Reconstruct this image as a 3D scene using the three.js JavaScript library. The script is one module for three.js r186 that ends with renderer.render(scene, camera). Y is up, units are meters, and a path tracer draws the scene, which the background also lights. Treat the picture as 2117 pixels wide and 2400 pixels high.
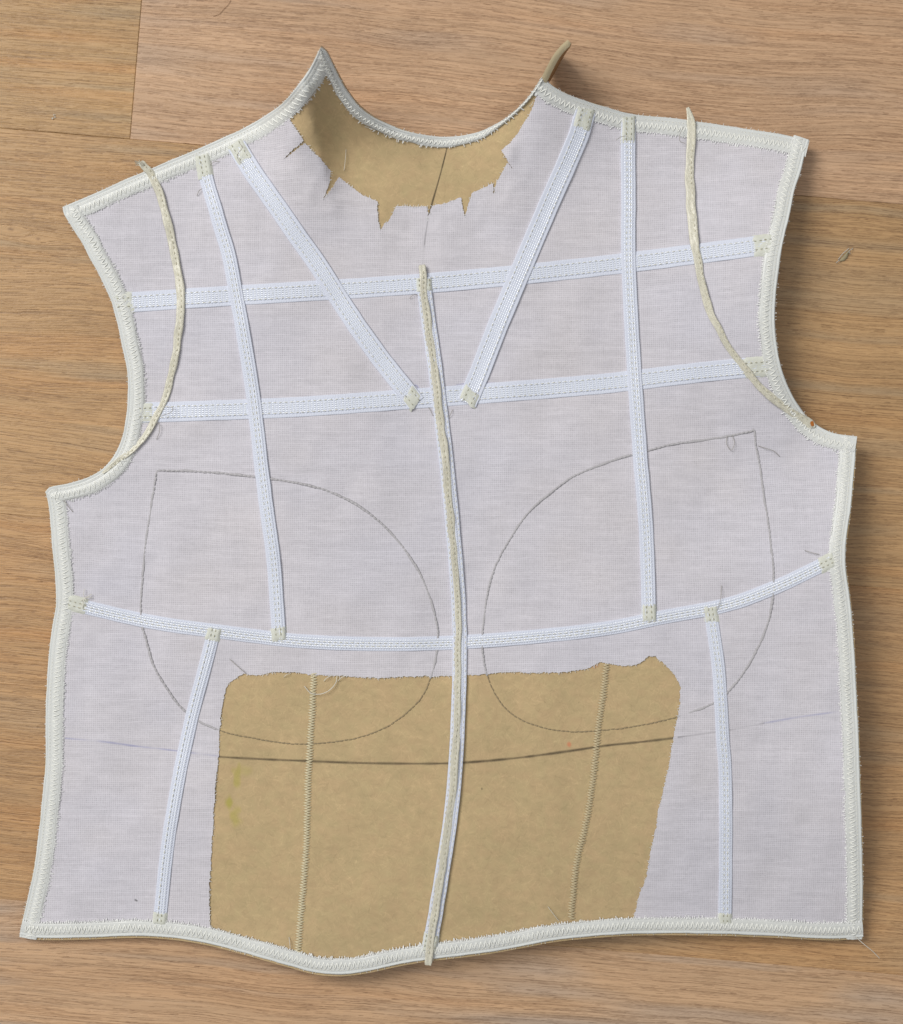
import * as THREE from 'three';
import { RectAreaLightUniformsLib } from 'three/addons/lights/RectAreaLightUniformsLib.js';

// ------------------------------------------------------------------ camera, light, exposure
const K = 0.2645e-3;              // metres on the floor per pixel of the 2117 x 2400 photograph
const CX = 1058.5, CY = 1200, CAMH = 0.90;
const scene = new THREE.Scene();
const camera = new THREE.PerspectiveCamera(2 * Math.atan((1200 * K) / CAMH) * 180 / Math.PI, 903 / 1024, 0.05, 20);
camera.position.set(0, CAMH, 0);
camera.up.set(0, 0, -1);
camera.lookAt(0, 0, 0);
camera.focus = CAMH - 0.004;
camera.userData.fStop = 4.0;
const renderer = new THREE.WebGLRenderer({ antialias: true });
renderer.setSize(903, 1024);
renderer.toneMapping = THREE.LinearToneMapping;
renderer.toneMappingExposure = 0.96;
renderer.shadowMap.enabled = true;
RectAreaLightUniformsLib.init();
scene.background = new THREE.Color(0x000000);
function areaLight(color, intensity, w, h, pos, target) {
  const l = new THREE.RectAreaLight(color, intensity, w, h);
  l.position.set(...pos); l.lookAt(...target); scene.add(l);
  return l;
}
areaLight(new THREE.Color(1.0, 0.985, 0.96), 11.4, 2.4, 2.4, [-2.95, 3.35, -2.15], [0, 0, 0]);      // window up and to the left
areaLight(new THREE.Color(0.97, 0.985, 1.0), 0.56, 9, 9, [0, 2.7, 0.4], [0, 0, 0.4]);                  // pale ceiling

// ------------------------------------------------------------------ helpers
function rng(seed) { let a = seed >>> 0; return () => { a |= 0; a = a + 0x6D2B79F5 | 0; let t = Math.imul(a ^ a >>> 15, 1 | a); t = t + Math.imul(t ^ t >>> 7, 61 | t) ^ t; return ((t ^ t >>> 14) >>> 0) / 4294967296; }; }
function noise2(seed) {
  const r = rng(seed), T = new Float32Array(65536); for (let i = 0; i < 65536; i++) T[i] = r() * 2 - 1;
  return (x, y) => {
    const xi = Math.floor(x), yi = Math.floor(y); let fx = x - xi, fy = y - yi;
    fx = fx * fx * (3 - 2 * fx); fy = fy * fy * (3 - 2 * fy);
    const a = (yi & 255) << 8, b = ((yi + 1) & 255) << 8, c = xi & 255, d = (xi + 1) & 255;
    const p = T[a + c], q = T[a + d], s = T[b + c], t = T[b + d];
    return p + (q - p) * fx + (s - p + (p - q - s + t) * fx) * fy;
  };
}
const clamp = (x, a, b) => x < a ? a : x > b ? b : x;
const lerp = (a, b, t) => a + (b - a) * t;
const smooth = (a, b, x) => { const t = clamp((x - a) / (b - a), 0, 1); return t * t * (3 - 2 * t); };
const NZ = noise2(11), NZ2 = noise2(12);
const names = {};
function numbered(n) { const k = names[n] = (names[n] ?? -1) + 1; return k ? n + '_' + String(k).padStart(3, '0') : n; }
function thing(name, label, category) { const g = new THREE.Group(); g.name = numbered(name); g.userData = { label, category }; scene.add(g); return g; }
function part(name, geo, mat, parent, label) {
  const m = new THREE.Mesh(geo, mat); m.name = numbered(name); m.castShadow = m.receiveShadow = true;
  if (label) m.userData.label = label;
  parent.add(m); return m;
}
// measured place in the photograph and height above the floor (mm) -> point in the world
function at(px, py, h) { const f = (CAMH - h * 1e-3) / CAMH * K; return [(px - CX) * f, h * 1e-3, (py - CY) * f]; }

// ------------------------------------------------------------------ how high each place of the garment lies (mm)
const HP = [
  [148,485,3],[260,440,3],[359,393,4],[519,325,6],[599,285,10],[659,244,19],[719,188,38],[752,112,60],[796,180,42],[840,248,27],[924,297,14],[1035,321,8],[1123,309,9],[1199,267,15],[1255,204,22],[1275,186,25],
  [1339,224,17],[1420,250,11],[1557,275,7],[1716,297,6],[1896,329,8],[1862,451,19],[1830,600,27],[1817,740,25],[1832,864,19],[1908,991,10],[2008,1023,15],[1988,1180,24],[1982,1300,29],[2000,1470,28],[2014,1719,28],[2018,1900,23],[2024,2079,13],[2020,2199,6],
  [1876,2199,7],[1716,2191,9],[1477,2189,12],[1219,2219,14],[1000,2249,14],[800,2285,13],[619,2247,10],[479,2211,7],[320,2195,5],[44,2193,4],[66,2100,4],[98,1880,3],[107,1679,3],[124,1460,3],[119,1240,3],[106,1153,3],[200,1121,3],[293,995,3],[276,760,3],[208,600,3],
  [690,320,15],[740,330,11],[700,420,11],[830,350,9],[770,400,9],[740,230,26],[790,400,9],[880,400,9],[1000,430,9],[1100,400,10],[1190,340,15],[1235,280,19],[600,420,9],[500,600,6],[900,650,8],[1300,500,10],[1600,500,13],[1250,750,10],[900,900,9],[500,900,6],[1600,800,15],
  [400,1250,6],[700,1250,11],[1050,1250,10],[1400,1250,14],[1700,1250,18],[300,1700,6],[600,1700,10],[900,1650,14],[1200,1650,15],[1500,1700,17],[1800,1700,19],[400,2000,8],[700,2050,14],[1000,2050,17],[1300,2050,17],[1650,2000,15],[1850,2050,12],
];
const TPS = (() => {
  const n = HP.length, N = n + 3, A = [], S = 1 / 400;
  const U = (d2) => d2 > 1e-12 ? 0.5 * d2 * Math.log(d2) : 0;
  for (let i = 0; i < N; i++) A.push(new Float64Array(N + 1));
  for (let i = 0; i < n; i++) {
    for (let j = 0; j < n; j++) A[i][j] = U(((HP[i][0] - HP[j][0]) ** 2 + (HP[i][1] - HP[j][1]) ** 2) * S * S);
    A[i][i] += 0.004; A[i][n] = A[n][i] = 1; A[i][n + 1] = A[n + 1][i] = HP[i][0] * S; A[i][n + 2] = A[n + 2][i] = HP[i][1] * S; A[i][N] = HP[i][2];
  }
  for (let c = 0; c < N; c++) {
    let p = c; for (let r = c + 1; r < N; r++) if (Math.abs(A[r][c]) > Math.abs(A[p][c])) p = r;
    [A[c], A[p]] = [A[p], A[c]];
    for (let r = c + 1; r < N; r++) { const f = A[r][c] / A[c][c]; if (f) for (let k = c; k <= N; k++) A[r][k] -= f * A[c][k]; }
  }
  const w = new Float64Array(N);
  for (let r = N - 1; r >= 0; r--) { let s = A[r][N]; for (let k = r + 1; k < N; k++) s -= A[r][k] * w[k]; w[r] = s / A[r][r]; }
  return (x, y) => { let s = w[n] + w[n + 1] * x * S + w[n + 2] * y * S; for (let i = 0; i < n; i++) s += w[i] * U(((x - HP[i][0]) ** 2 + (y - HP[i][1]) ** 2) * S * S); return s; };
})();
const G = 8, GX0 = -40, GY0 = 40, GW = 275, GH = 295, HG = new Float32Array(GW * GH);
for (let j = 0; j < GH; j++) for (let i = 0; i < GW; i++) {
  const x = GX0 + i * G, y = GY0 + j * G;
  let h = TPS(x, y) + 0.9 * NZ(x / 210 + 3.1, y / 190) + 0.75 * NZ(x / 80, y / 95 + 9.7);
  { const cx = 738 + (y - 300) * 0.22, u = clamp((x - cx) / 72, 0, 1), A = 14 * smooth(130, 230, y) * smooth(580, 250, y); h += A * smooth(600, cx, x) * Math.pow(1 - u, 1.7); }   // the sharp fold below the left neck point
  if (h < 5) h = 2.7 + 2.3 * Math.exp((h - 5) / 2.3);
  HG[j * GW + i] = h;
}
function H(x, y) {
  const u = clamp((x - GX0) / G, 0, GW - 1.001), v = clamp((y - GY0) / G, 0, GH - 1.001), i = u | 0, j = v | 0, a = u - i, b = v - j, o = j * GW + i;
  return (HG[o] * (1 - a) + HG[o + 1] * a) * (1 - b) + (HG[o + GW] * (1 - a) + HG[o + GW + 1] * a) * b;
}
const V3 = (a) => new THREE.Vector3(a[0], a[1], a[2]);
function NRM(x, y) {
  const e = 7, a = at(x - e, y, H(x - e, y)), b = at(x + e, y, H(x + e, y)), c = at(x, y - e, H(x, y - e)), d = at(x, y + e, H(x, y + e));
  const ux = b[0] - a[0], uy = b[1] - a[1], uz = b[2] - a[2], vx = d[0] - c[0], vy = d[1] - c[1], vz = d[2] - c[2];
  const nx = vy * uz - vz * uy, ny = vz * ux - vx * uz, nz = vx * uy - vy * ux, l = Math.hypot(nx, ny, nz);
  return [nx / l, ny / l, nz / l];
}
// point on the garment, z mm off its felt
function S(x, y, z) { const p = at(x, y, H(x, y)), n = NRM(x, y), k = z * 1e-3; return [p[0] + n[0] * k, p[1] + n[1] * k, p[2] + n[2] * k]; }

class Acc {                                                      // collects triangles of one mesh
  constructor() { this.p = []; this.t = []; this.i = []; this.n = []; }
  v(p, u = 0, w = 0, n) { this.p.push(p[0], p[1], p[2]); this.t.push(u, w); if (n) this.n.push(n[0], n[1], n[2]); return this.p.length / 3 - 1; }
  f(a, b, c) { this.i.push(a, b, c); }
  geo() {
    const g = new THREE.BufferGeometry();
    g.setAttribute('position', new THREE.Float32BufferAttribute(this.p, 3)); g.setAttribute('uv', new THREE.Float32BufferAttribute(this.t, 2)); g.setIndex(this.i);
    if (this.n.length === this.p.length) g.setAttribute('normal', new THREE.Float32BufferAttribute(this.n, 3)); else g.computeVertexNormals();
    return g;
  }
  // profile(k, n) -> [[across px, mm above felt], ...]; path rows from track()
  loft(rows, profile, flip) {
    let prev = null, s = 0;
    rows.forEach((r, k) => {
      if (k) s += Math.hypot(r[0] - rows[k - 1][0], r[1] - rows[k - 1][1]);
      const cur = profile(k, rows.length, s).map(([v, z]) => this.v(S(r[0] + r[2] * v, r[1] + r[3] * v, z), s * K, v * K));
      if (prev) for (let j = 0; j + 1 < cur.length; j++) { this.f(prev[j], prev[j + 1], cur[j]); this.f(cur[j], prev[j + 1], cur[j + 1]); }
      prev = cur;
    });
    return this;
  }
  tube(pts, r, seg = 5, flat = 1) {
    const n = pts.length; let prev = null, s = 0;
    for (let k = 0; k < n; k++) {
      const p = pts[k], a = pts[Math.max(0, k - 1)], b = pts[Math.min(n - 1, k + 1)];
      let tx = b[0] - a[0], ty = b[1] - a[1], tz = b[2] - a[2], l = Math.hypot(tx, ty, tz) || 1; tx /= l; ty /= l; tz /= l;
      let sx = -tz, sz = tx, sl = Math.hypot(sx, sz); if (sl < 1e-4) { sx = 1; sz = 0; sl = 1; } sx /= sl; sz /= sl;
      const ux = -sz * ty, uy = sz * tx - sx * tz, uz = sx * ty;
      if (k) s += Math.hypot(p[0] - pts[k - 1][0], p[1] - pts[k - 1][1], p[2] - pts[k - 1][2]);
      const rr = typeof r === 'function' ? r(k / (n - 1)) : r, cur = [];
      for (let q = 0; q < seg; q++) {
        const c = Math.cos(q / seg * 6.28318), d = Math.sin(q / seg * 6.28318);
        cur.push(this.v([p[0] + rr * (sx * c + ux * d * flat), p[1] + rr * (uy * d * flat), p[2] + rr * (sz * c + uz * d * flat)], s, q / seg * rr * 6.28));
      }
      if (prev) for (let q = 0; q < seg; q++) { const e = (q + 1) % seg; this.f(prev[q], cur[q], prev[e]); this.f(cur[q], cur[e], prev[e]); }
      prev = cur;
    }
    return this;
  }
  // a stitch: a short thread that dives into the cloth at both ends
  stitch(x0, y0, x1, y1, z, r, up = 0.25) {
    const pts = []; for (let k = 0; k <= 4; k++) { const t = k / 4; pts.push(S(lerp(x0, x1, t), lerp(y0, y1, t), z + up * (1 - (2 * t - 1) ** 4) - 0.3 * Math.abs(2 * t - 1) ** 4)); }
    return this.tube(pts, (t) => r * (0.55 + 0.45 * Math.sin(Math.PI * t)), 6, 0.45);
  }
}
// resample a list of photo points: rows of [x, y, nx, ny, tx, ty]; +n is to the right-hand side of travel
function track(pts, step, curved = true) {
  const c = curved ? new THREE.CatmullRomCurve3(pts.map((p) => new THREE.Vector3(p[0], p[1], 0)), false, 'centripetal') : null;
  let L = [];
  if (c) { const len = c.getLength(); L = c.getSpacedPoints(Math.max(2, Math.round(len / step))).map((v) => [v.x, v.y]); }
  else for (let i = 0; i + 1 < pts.length; i++) { const [a, b] = [pts[i], pts[i + 1]], n = Math.max(1, Math.round(Math.hypot(b[0] - a[0], b[1] - a[1]) / step)); for (let k = 0; k < n; k++) L.push([lerp(a[0], b[0], k / n), lerp(a[1], b[1], k / n)]); if (i === pts.length - 2) L.push([b[0], b[1]]); }
  return L.map((p, i) => {
    const a = L[Math.max(0, i - 1)], b = L[Math.min(L.length - 1, i + 1)], l = Math.hypot(b[0] - a[0], b[1] - a[1]) || 1, tx = (b[0] - a[0]) / l, ty = (b[1] - a[1]) / l;
    return [p[0], p[1], -ty, tx, tx, ty];
  });
}
const shift = (rows, v) => rows.map((r) => [r[0] + r[2] * v, r[1] + r[3] * v, r[2], r[3], r[4], r[5]]);
// rows at chosen arc lengths
function sampler(rows) {
  const d = [0]; for (let i = 1; i < rows.length; i++) d.push(d[i - 1] + Math.hypot(rows[i][0] - rows[i - 1][0], rows[i][1] - rows[i - 1][1]));
  const f = (s) => { s = clamp(s, 0, f.length); let lo = 0, hi = d.length - 1; while (hi - lo > 1) { const m = (lo + hi) >> 1; if (d[m] <= s) lo = m; else hi = m; } const t = (s - d[lo]) / ((d[hi] - d[lo]) || 1); return rows[lo].map((x, k) => lerp(x, rows[hi][k], t)); };
  Object.defineProperty(f, 'length', { value: d[d.length - 1] }); return f;
}
// fill a polygon (photo points) with a sheet of small cells lying on the garment
function clipHalf(poly, axis, lim, keepGreater) {
  const out = [], n = poly.length;
  for (let i = 0; i < n; i++) {
    const a = poly[i], b = poly[(i + 1) % n], ia = keepGreater ? a[axis] >= lim : a[axis] <= lim, ib = keepGreater ? b[axis] >= lim : b[axis] <= lim;
    if (ia) out.push(a);
    if (ia !== ib) { const t = (lim - a[axis]) / (b[axis] - a[axis]), q = [lerp(a[0], b[0], t), lerp(a[1], b[1], t)]; q[axis] = lim; out.push(q); }
  }
  return out;
}
function sheet(poly, cell, zTop, thick, bottom) {
  const A = new Acc(), seen = new Map();
  const vert = (x, y, low) => {
    const k = Math.round(x * 20) + ',' + Math.round(y * 20) + (low ? 'b' : ''); let i = seen.get(k);
    if (i === undefined) { const z = zTop(x, y) - (low ? thick : 0), p = S(x, y, z), n = sheetNormal(x, y, zTop); i = A.v(p, p[0], p[2], low ? [-n[0], -n[1], -n[2]] : n); seen.set(k, i); }
    return i;
  };
  let y0 = 1e9, y1 = -1e9; for (const p of poly) { y0 = Math.min(y0, p[1]); y1 = Math.max(y1, p[1]); }
  for (let y = Math.floor(y0 / cell) * cell; y < y1; y += cell) {
    const band = clipHalf(clipHalf(poly, 1, y, true), 1, y + cell, false); if (band.length < 3) continue;
    let x0 = 1e9, x1 = -1e9; for (const p of band) { x0 = Math.min(x0, p[0]); x1 = Math.max(x1, p[0]); }
    for (let x = Math.floor(x0 / cell) * cell; x < x1; x += cell) {
      const q = clipHalf(clipHalf(band, 0, x, true), 0, x + cell, false); if (q.length < 3) continue;
      const pts = q.map((p) => new THREE.Vector2(p[0], p[1]));
      for (const [a, b, c] of THREE.ShapeUtils.triangulateShape(pts, [])) {
        const ar = (pts[b].x - pts[a].x) * (pts[c].y - pts[a].y) - (pts[c].x - pts[a].x) * (pts[b].y - pts[a].y); if (Math.abs(ar) < 1e-3) continue;
        const t = ar > 0 ? [a, c, b] : [a, b, c];
        A.f(...t.map((k) => vert(pts[k].x, pts[k].y, false)));
        if (bottom) A.f(...[t[0], t[2], t[1]].map((k) => vert(pts[k].x, pts[k].y, true)));
      }
    }
  }
  const n = poly.length;                                          // the cut edge
  for (let i = 0; i < n; i++) {
    const a = poly[i], b = poly[(i + 1) % n], l = Math.hypot(b[0] - a[0], b[1] - a[1]); if (l < 0.05) continue;
    const nn = [(b[1] - a[1]) / l, 0, -(b[0] - a[0]) / l], za = zTop(a[0], a[1]), zb = zTop(b[0], b[1]);
    const v = [S(a[0], a[1], za), S(b[0], b[1], zb), S(b[0], b[1], zb - thick), S(a[0], a[1], za - thick)].map((p) => A.v(p, p[0], p[2] + p[1], nn));
    A.f(v[0], v[1], v[2]); A.f(v[0], v[2], v[3]);
  }
  return A.geo();
}
function sheetNormal(x, y, zTop) {
  const e = 6, a = S(x - e, y, zTop(x - e, y)), b = S(x + e, y, zTop(x + e, y)), c = S(x, y - e, zTop(x, y - e)), d = S(x, y + e, zTop(x, y + e));
  const u = [b[0] - a[0], b[1] - a[1], b[2] - a[2]], v = [d[0] - c[0], d[1] - c[1], d[2] - c[2]];
  const n = [v[1] * u[2] - v[2] * u[1], v[2] * u[0] - v[0] * u[2], v[0] * u[1] - v[1] * u[0]], l = Math.hypot(...n); return n.map((q) => q / l);
}

// ------------------------------------------------------------------ textures
function tex(data, w, h, srgb, repeat) {
  const t = new THREE.DataTexture(data, w, h, srgb ? THREE.RGBAFormat : THREE.RedFormat); t.magFilter = THREE.LinearFilter; t.minFilter = THREE.LinearFilter;
  t.wrapS = t.wrapT = repeat ?? THREE.ClampToEdgeWrapping; if (srgb) t.colorSpace = THREE.SRGBColorSpace; t.needsUpdate = true; return t;
}
const PW = 2048, PH = 960, PL = PW * K, ROW = 900 * K;           // one texel per photo pixel
// oak print with pressed grain: long bands of tone, short dark pores that follow the grain, knots
function plankMaps(seed, o) {
  const R = rng(seed), n1 = noise2(seed + 1), n2 = noise2(seed + 2), n3 = noise2(seed + 3), n4 = noise2(seed + 4);
  const col = new Uint8Array(PW * PH * 4), bump = new Uint8Array(PW * PH), B = new Float32Array(PW * PH), D = new Float32Array(PW * PH), X = new Float32Array(PW * PH);
  const knots = o.knots ?? [];
  const warp = (x, y) => {
    let w = o.wave * n1(x / 620, y / 260) + 0.35 * o.wave * n1(x / 210 + 40, y / 130) + 1.1 * n2(x / 90, y / 40);
    for (const [kx, ky, s] of knots) { const dx = (x - kx) / (s * 3.2), dy = (y - ky) / s; w += (dy > 0 ? -1 : 1) * s * 0.9 * Math.exp(-dx * dx - 0.35 * dy * dy) * Math.min(1, Math.abs(dy) * 2); }
    return w;
  };
  const WS = 8, ww = PW / WS + 2, wh = PH / WS + 2, WG = new Float32Array(ww * wh);
  for (let j = 0; j < wh; j++) for (let i = 0; i < ww; i++) WG[j * ww + i] = warp(i * WS, j * WS);
  const wp = (x, y) => { const u = clamp(x / WS, 0, ww - 1.01), v = clamp(y / WS, 0, wh - 1.01), i = u | 0, j = v | 0, a = u - i, b = v - j, q = j * ww + i; return (WG[q] * (1 - a) + WG[q + 1] * a) * (1 - b) + (WG[q + ww] * (1 - a) + WG[q + ww + 1] * a) * b; };
  const dash = (x0, v0, len, thick, dark, deep, light) => {
    let yy = v0 - wp(x0, v0); const wob = R() * 100;
    for (let k = 0; k < len; k++) {
      const x = Math.round(x0 + k); if (x < 0 || x >= PW) continue;
      yy = lerp(yy, v0 - wp(x, yy), 0.5);
      const t = k / len, env = Math.min(1, Math.min(t, 1 - t) * 6) * (0.65 + 0.35 * n3(x / 9 + wob, v0)), yc = yy + 0.7 * n2(x / 16 + wob, v0 / 9), y0 = Math.floor(yc - thick), y1 = Math.ceil(yc + thick);
      for (let y = Math.max(0, y0); y <= Math.min(PH - 1, y1); y++) { const e = Math.max(0, 1 - Math.abs(y - yc) / (thick + 0.35)) * env, q = y * PW + x; if (light) X[q] = Math.max(X[q], e * dark); else { D[q] = Math.max(D[q], e * dark); B[q] = Math.max(B[q], e * deep); } }
    }
  };
  const zone = (x, y) => 0.65 + 0.2 * n4(x / 420, y / 46) + 0.2 * n4(x / 150 + 9, y / 20 + 5);
  for (let k = 0; k < o.pores; k++) {
    const x = R() * (PW + 60) - 60, v = R() * (PH + 60) - 30, z = zone(x, v); if (R() > 0.35 + 0.75 * z) continue;
    const long = R(); dash(x, v, long < 0.2 ? 90 + R() * 220 : 14 + R() * R() * 95, 0.5 + R() * 0.55, 0.14 + 0.66 * Math.pow(R(), 1.5) * clamp(0.4 + z, 0.3, 1.1), 0.35 + 0.65 * R(), false);
  }
  for (let k = 0; k < o.pores * 0.25; k++) dash(R() * PW, R() * PH, 5 + R() * 22, 0.5 + 0.4 * R(), 0.3 + 0.5 * R(), 0, true);
  for (let y = 0; y < PH; y++) for (let x = 0; x < PW; x++) {
    const q = y * PW + x, v = y + wp(x, y);
    const band = n2(x / 900, v / 70), fine = n3(x / 260, v / 7), hair = n4(x / 120, v / 2.3), mott = n1(x / 38 + 7, y / 15), hue = n4(x / 500 + 3, v / 34 + 11), pale = n3(x / 330 + 21, v / 26);
    let m = 1 + 0.030 * band + 0.026 * fine + 0.030 * hair + 0.012 * mott;
    let r = o.rgb[0] * m, g = o.rgb[1] * m, b = o.rgb[2] * m;
    if (hue > 0.15) { const t = (hue - 0.15) * o.warm; r *= 1 + 0.04 * t; g *= 1 - 0.05 * t; b *= 1 - 0.16 * t; }
    if (pale > 0.25) { const t = (pale - 0.25) * o.grey; r *= 1 - 0.10 * t; g *= 1 - 0.03 * t; b *= 1 + 0.10 * t; }
    let kd = D[q]; for (const [kx, ky, s] of knots) { const d = Math.hypot((x - kx) / 1.5, y - ky) / s; if (d < 0.5) kd = Math.max(kd, (0.5 - d) * (0.9 + 0.6 * n2(x / 3, y / 3))); }
    r *= 1 - 0.50 * kd; g *= 1 - 0.58 * kd; b *= 1 - 0.64 * kd;
    const l = 0.22 * X[q]; r += (235 - r) * l; g += (215 - g) * l; b += (190 - b) * l;
    col[q * 4] = clamp(r, 0, 255); col[q * 4 + 1] = clamp(g, 0, 255); col[q * 4 + 2] = clamp(b, 0, 255); col[q * 4 + 3] = 255;
    bump[q] = clamp(205 - 170 * B[q] + 16 * hair + 10 * n1(x / 2.1, y / 1.7) + 40 * X[q], 0, 255);
  }
  const mat = new THREE.MeshStandardMaterial({ map: tex(col, PW, PH, true, THREE.MirroredRepeatWrapping), bumpMap: tex(bump, PW, PH, false, THREE.MirroredRepeatWrapping), bumpScale: 0.00048, roughness: 0.5 });
  return mat;
}
// weave textures share one plan area: x -0.28 to 0.28 m, z -0.31 to 0.31 m
const FW = 2048, FH = 2048, FX = 0.28, FZ = 0.31;
const toTex = (x, y) => { const p = S(x, y, 0); return [(p[0] + FX) / (2 * FX) * FW, (p[2] + FZ) / (2 * FZ) * FH]; };
function planUv(g) { const u = g.attributes.uv; for (let i = 0; i < u.count; i++) u.setXY(i, (u.getX(i) + FX) / (2 * FX), (u.getY(i) + FZ) / (2 * FZ)); return g; }
// a drawn line: strength mask stamped along photo points
function drawn(mask, pts, width, strength, seed, breaks = 0) {
  const R = rng(seed), rows = track(pts, 1.2), n = noise2(seed);
  rows.forEach((r, k) => {
    const [cx, cy] = toTex(r[0], r[1]), a = strength * (0.88 + 0.2 * n(k / 14, 1)) * (breaks ? smooth(-breaks, 0.4, n(k / 30, 7)) : 1), w = width * (0.9 + 0.2 * n(k / 22, 3));
    for (let y = Math.floor(cy - w - 1); y <= cy + w + 1; y++) for (let x = Math.floor(cx - w - 1); x <= cx + w + 1; x++) {
      if (x < 0 || y < 0 || x >= FW || y >= FH) continue;
      const e = clamp(1.2 - Math.hypot(x - cx, y - cy) / w, 0, 1) * a * (0.8 + 0.4 * R()); if (e > mask[y * FW + x]) mask[y * FW + x] = e;
    }
  });
}
function muslinMaps() {
  const R = rng(77), n1 = noise2(71), n2 = noise2(72), n3 = noise2(73), col = new Uint8Array(FW * FH * 4), bump = new Uint8Array(FW * FH), ink = new Float32Array(FW * FH), blue = new Float32Array(FW * FH);
  drawn(ink, [[1002, 519], [996, 560], [990, 625]], 2.2, 0.42, 5, 0.9);
  drawn(ink, [[1589, 1727], [1640, 1720], [1716, 1709], [1790, 1694]], 2.4, 0.36, 6, 1.2);
  drawn(blue, [[1790, 1694], [1876, 1679], [1964, 1667]], 2.4, 0.34, 7, 1.2);
  drawn(blue, [[148, 1729], [240, 1737], [320, 1748], [399, 1757], [455, 1764], [511, 1771]], 2.6, 0.42, 8, 1.0);
  drawn(blue, [[960, 905], [975, 903], [982, 912]], 2.2, 0.5, 9, 0.2);
  drawn(blue, [[1070, 902], [1090, 899], [1160, 897]], 1.7, 0.4, 10, 0.3);
  drawn(ink, [[317, 2108], [321, 2110]], 2.2, 0.8, 12);
  const NP = 5000, warpT = new Float32Array(NP), weftT = new Float32Array(NP); for (let i = 0; i < NP; i++) { warpT[i] = R() * 2 - 1; weftT[i] = R() * 2 - 1; }
  const py = 4.05, px = 4.35;
  for (let y = 0; y < FH; y++) for (let x = 0; x < FW; x++) {
    const q = y * FW + x, yy = y + 9 * n1(x / 700, y / 500) + 1.5 * n2(x / 90, y / 120) + 0.8 * n3(x / 26, y / 9), xx = x + 8 * n1(x / 500 + 30, y / 800) + 1.2 * n2(x / 120 + 8, y / 80) + 0.9 * n3(x / 9 + 70, y / 24);
    const iy = Math.floor(yy / py), ix = Math.floor(xx / px), fy = yy / py - iy - 0.5, fx = xx / px - ix - 0.5;
    const wy = 1 - 4 * fy * fy, wx = 1 - 4 * fx * fx, over = (ix + iy) & 1, top = over ? 0.55 * wy + 0.45 * wy * wx : 0.55 * wx + 0.45 * wx * wy, hole = (1 - wy) * (1 - wx);
    const hs = 0.3 + 0.9 * (warpT[(ix * 37 + iy * 101) & 4095] * 0.5 + 0.5); const slub = n3(x / 34, iy * 0.93) + 0.8 * Math.max(0, n1(x / 70 + 40, iy * 0.97) - 0.5) * 2, slubv = n3(ix * 0.73, y / 150);
    let m = 1 + 0.010 * n1(x / 150, iy * 0.91 + 7) + 0.022 * slub + 0.007 * slubv + 0.055 * (top - 0.55) - 0.22 * hole * hs + 0.012 * n1(x / 3, y / 3);
    const see = 0.5 + 0.35 * n1(x / 260, y / 220) + 0.3 * n2(x / 75, y / 65);             // where the thin cloth lies against the felt its holes look warmer
    let r = 209 * m, g = 205 * m, b = 210.5 * m; r += 1.6 * see - 0.8; b -= 3.4 * see - 1.7;
    const k = ink[q], l = blue[q];
    r = lerp(lerp(r, 92, k), 118, l); g = lerp(lerp(g, 90, k), 122, l); b = lerp(lerp(b, 92, k), 175, l);
    col[q * 4] = clamp(r, 0, 255); col[q * 4 + 1] = clamp(g, 0, 255); col[q * 4 + 2] = clamp(b, 0, 255); col[q * 4 + 3] = 255;
    bump[q] = clamp(120 + 110 * (top - 0.6) - 70 * hole + 30 * slub, 0, 255);
  }
  return new THREE.MeshPhysicalMaterial({ map: tex(col, FW, FH, true), bumpMap: tex(bump, FW, FH, false), bumpScale: 0.00010, roughness: 0.95, sheen: 0.15, sheenRoughness: 0.8, sheenColor: new THREE.Color(1, 1, 1), specularIntensity: 0.3 });
}
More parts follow.
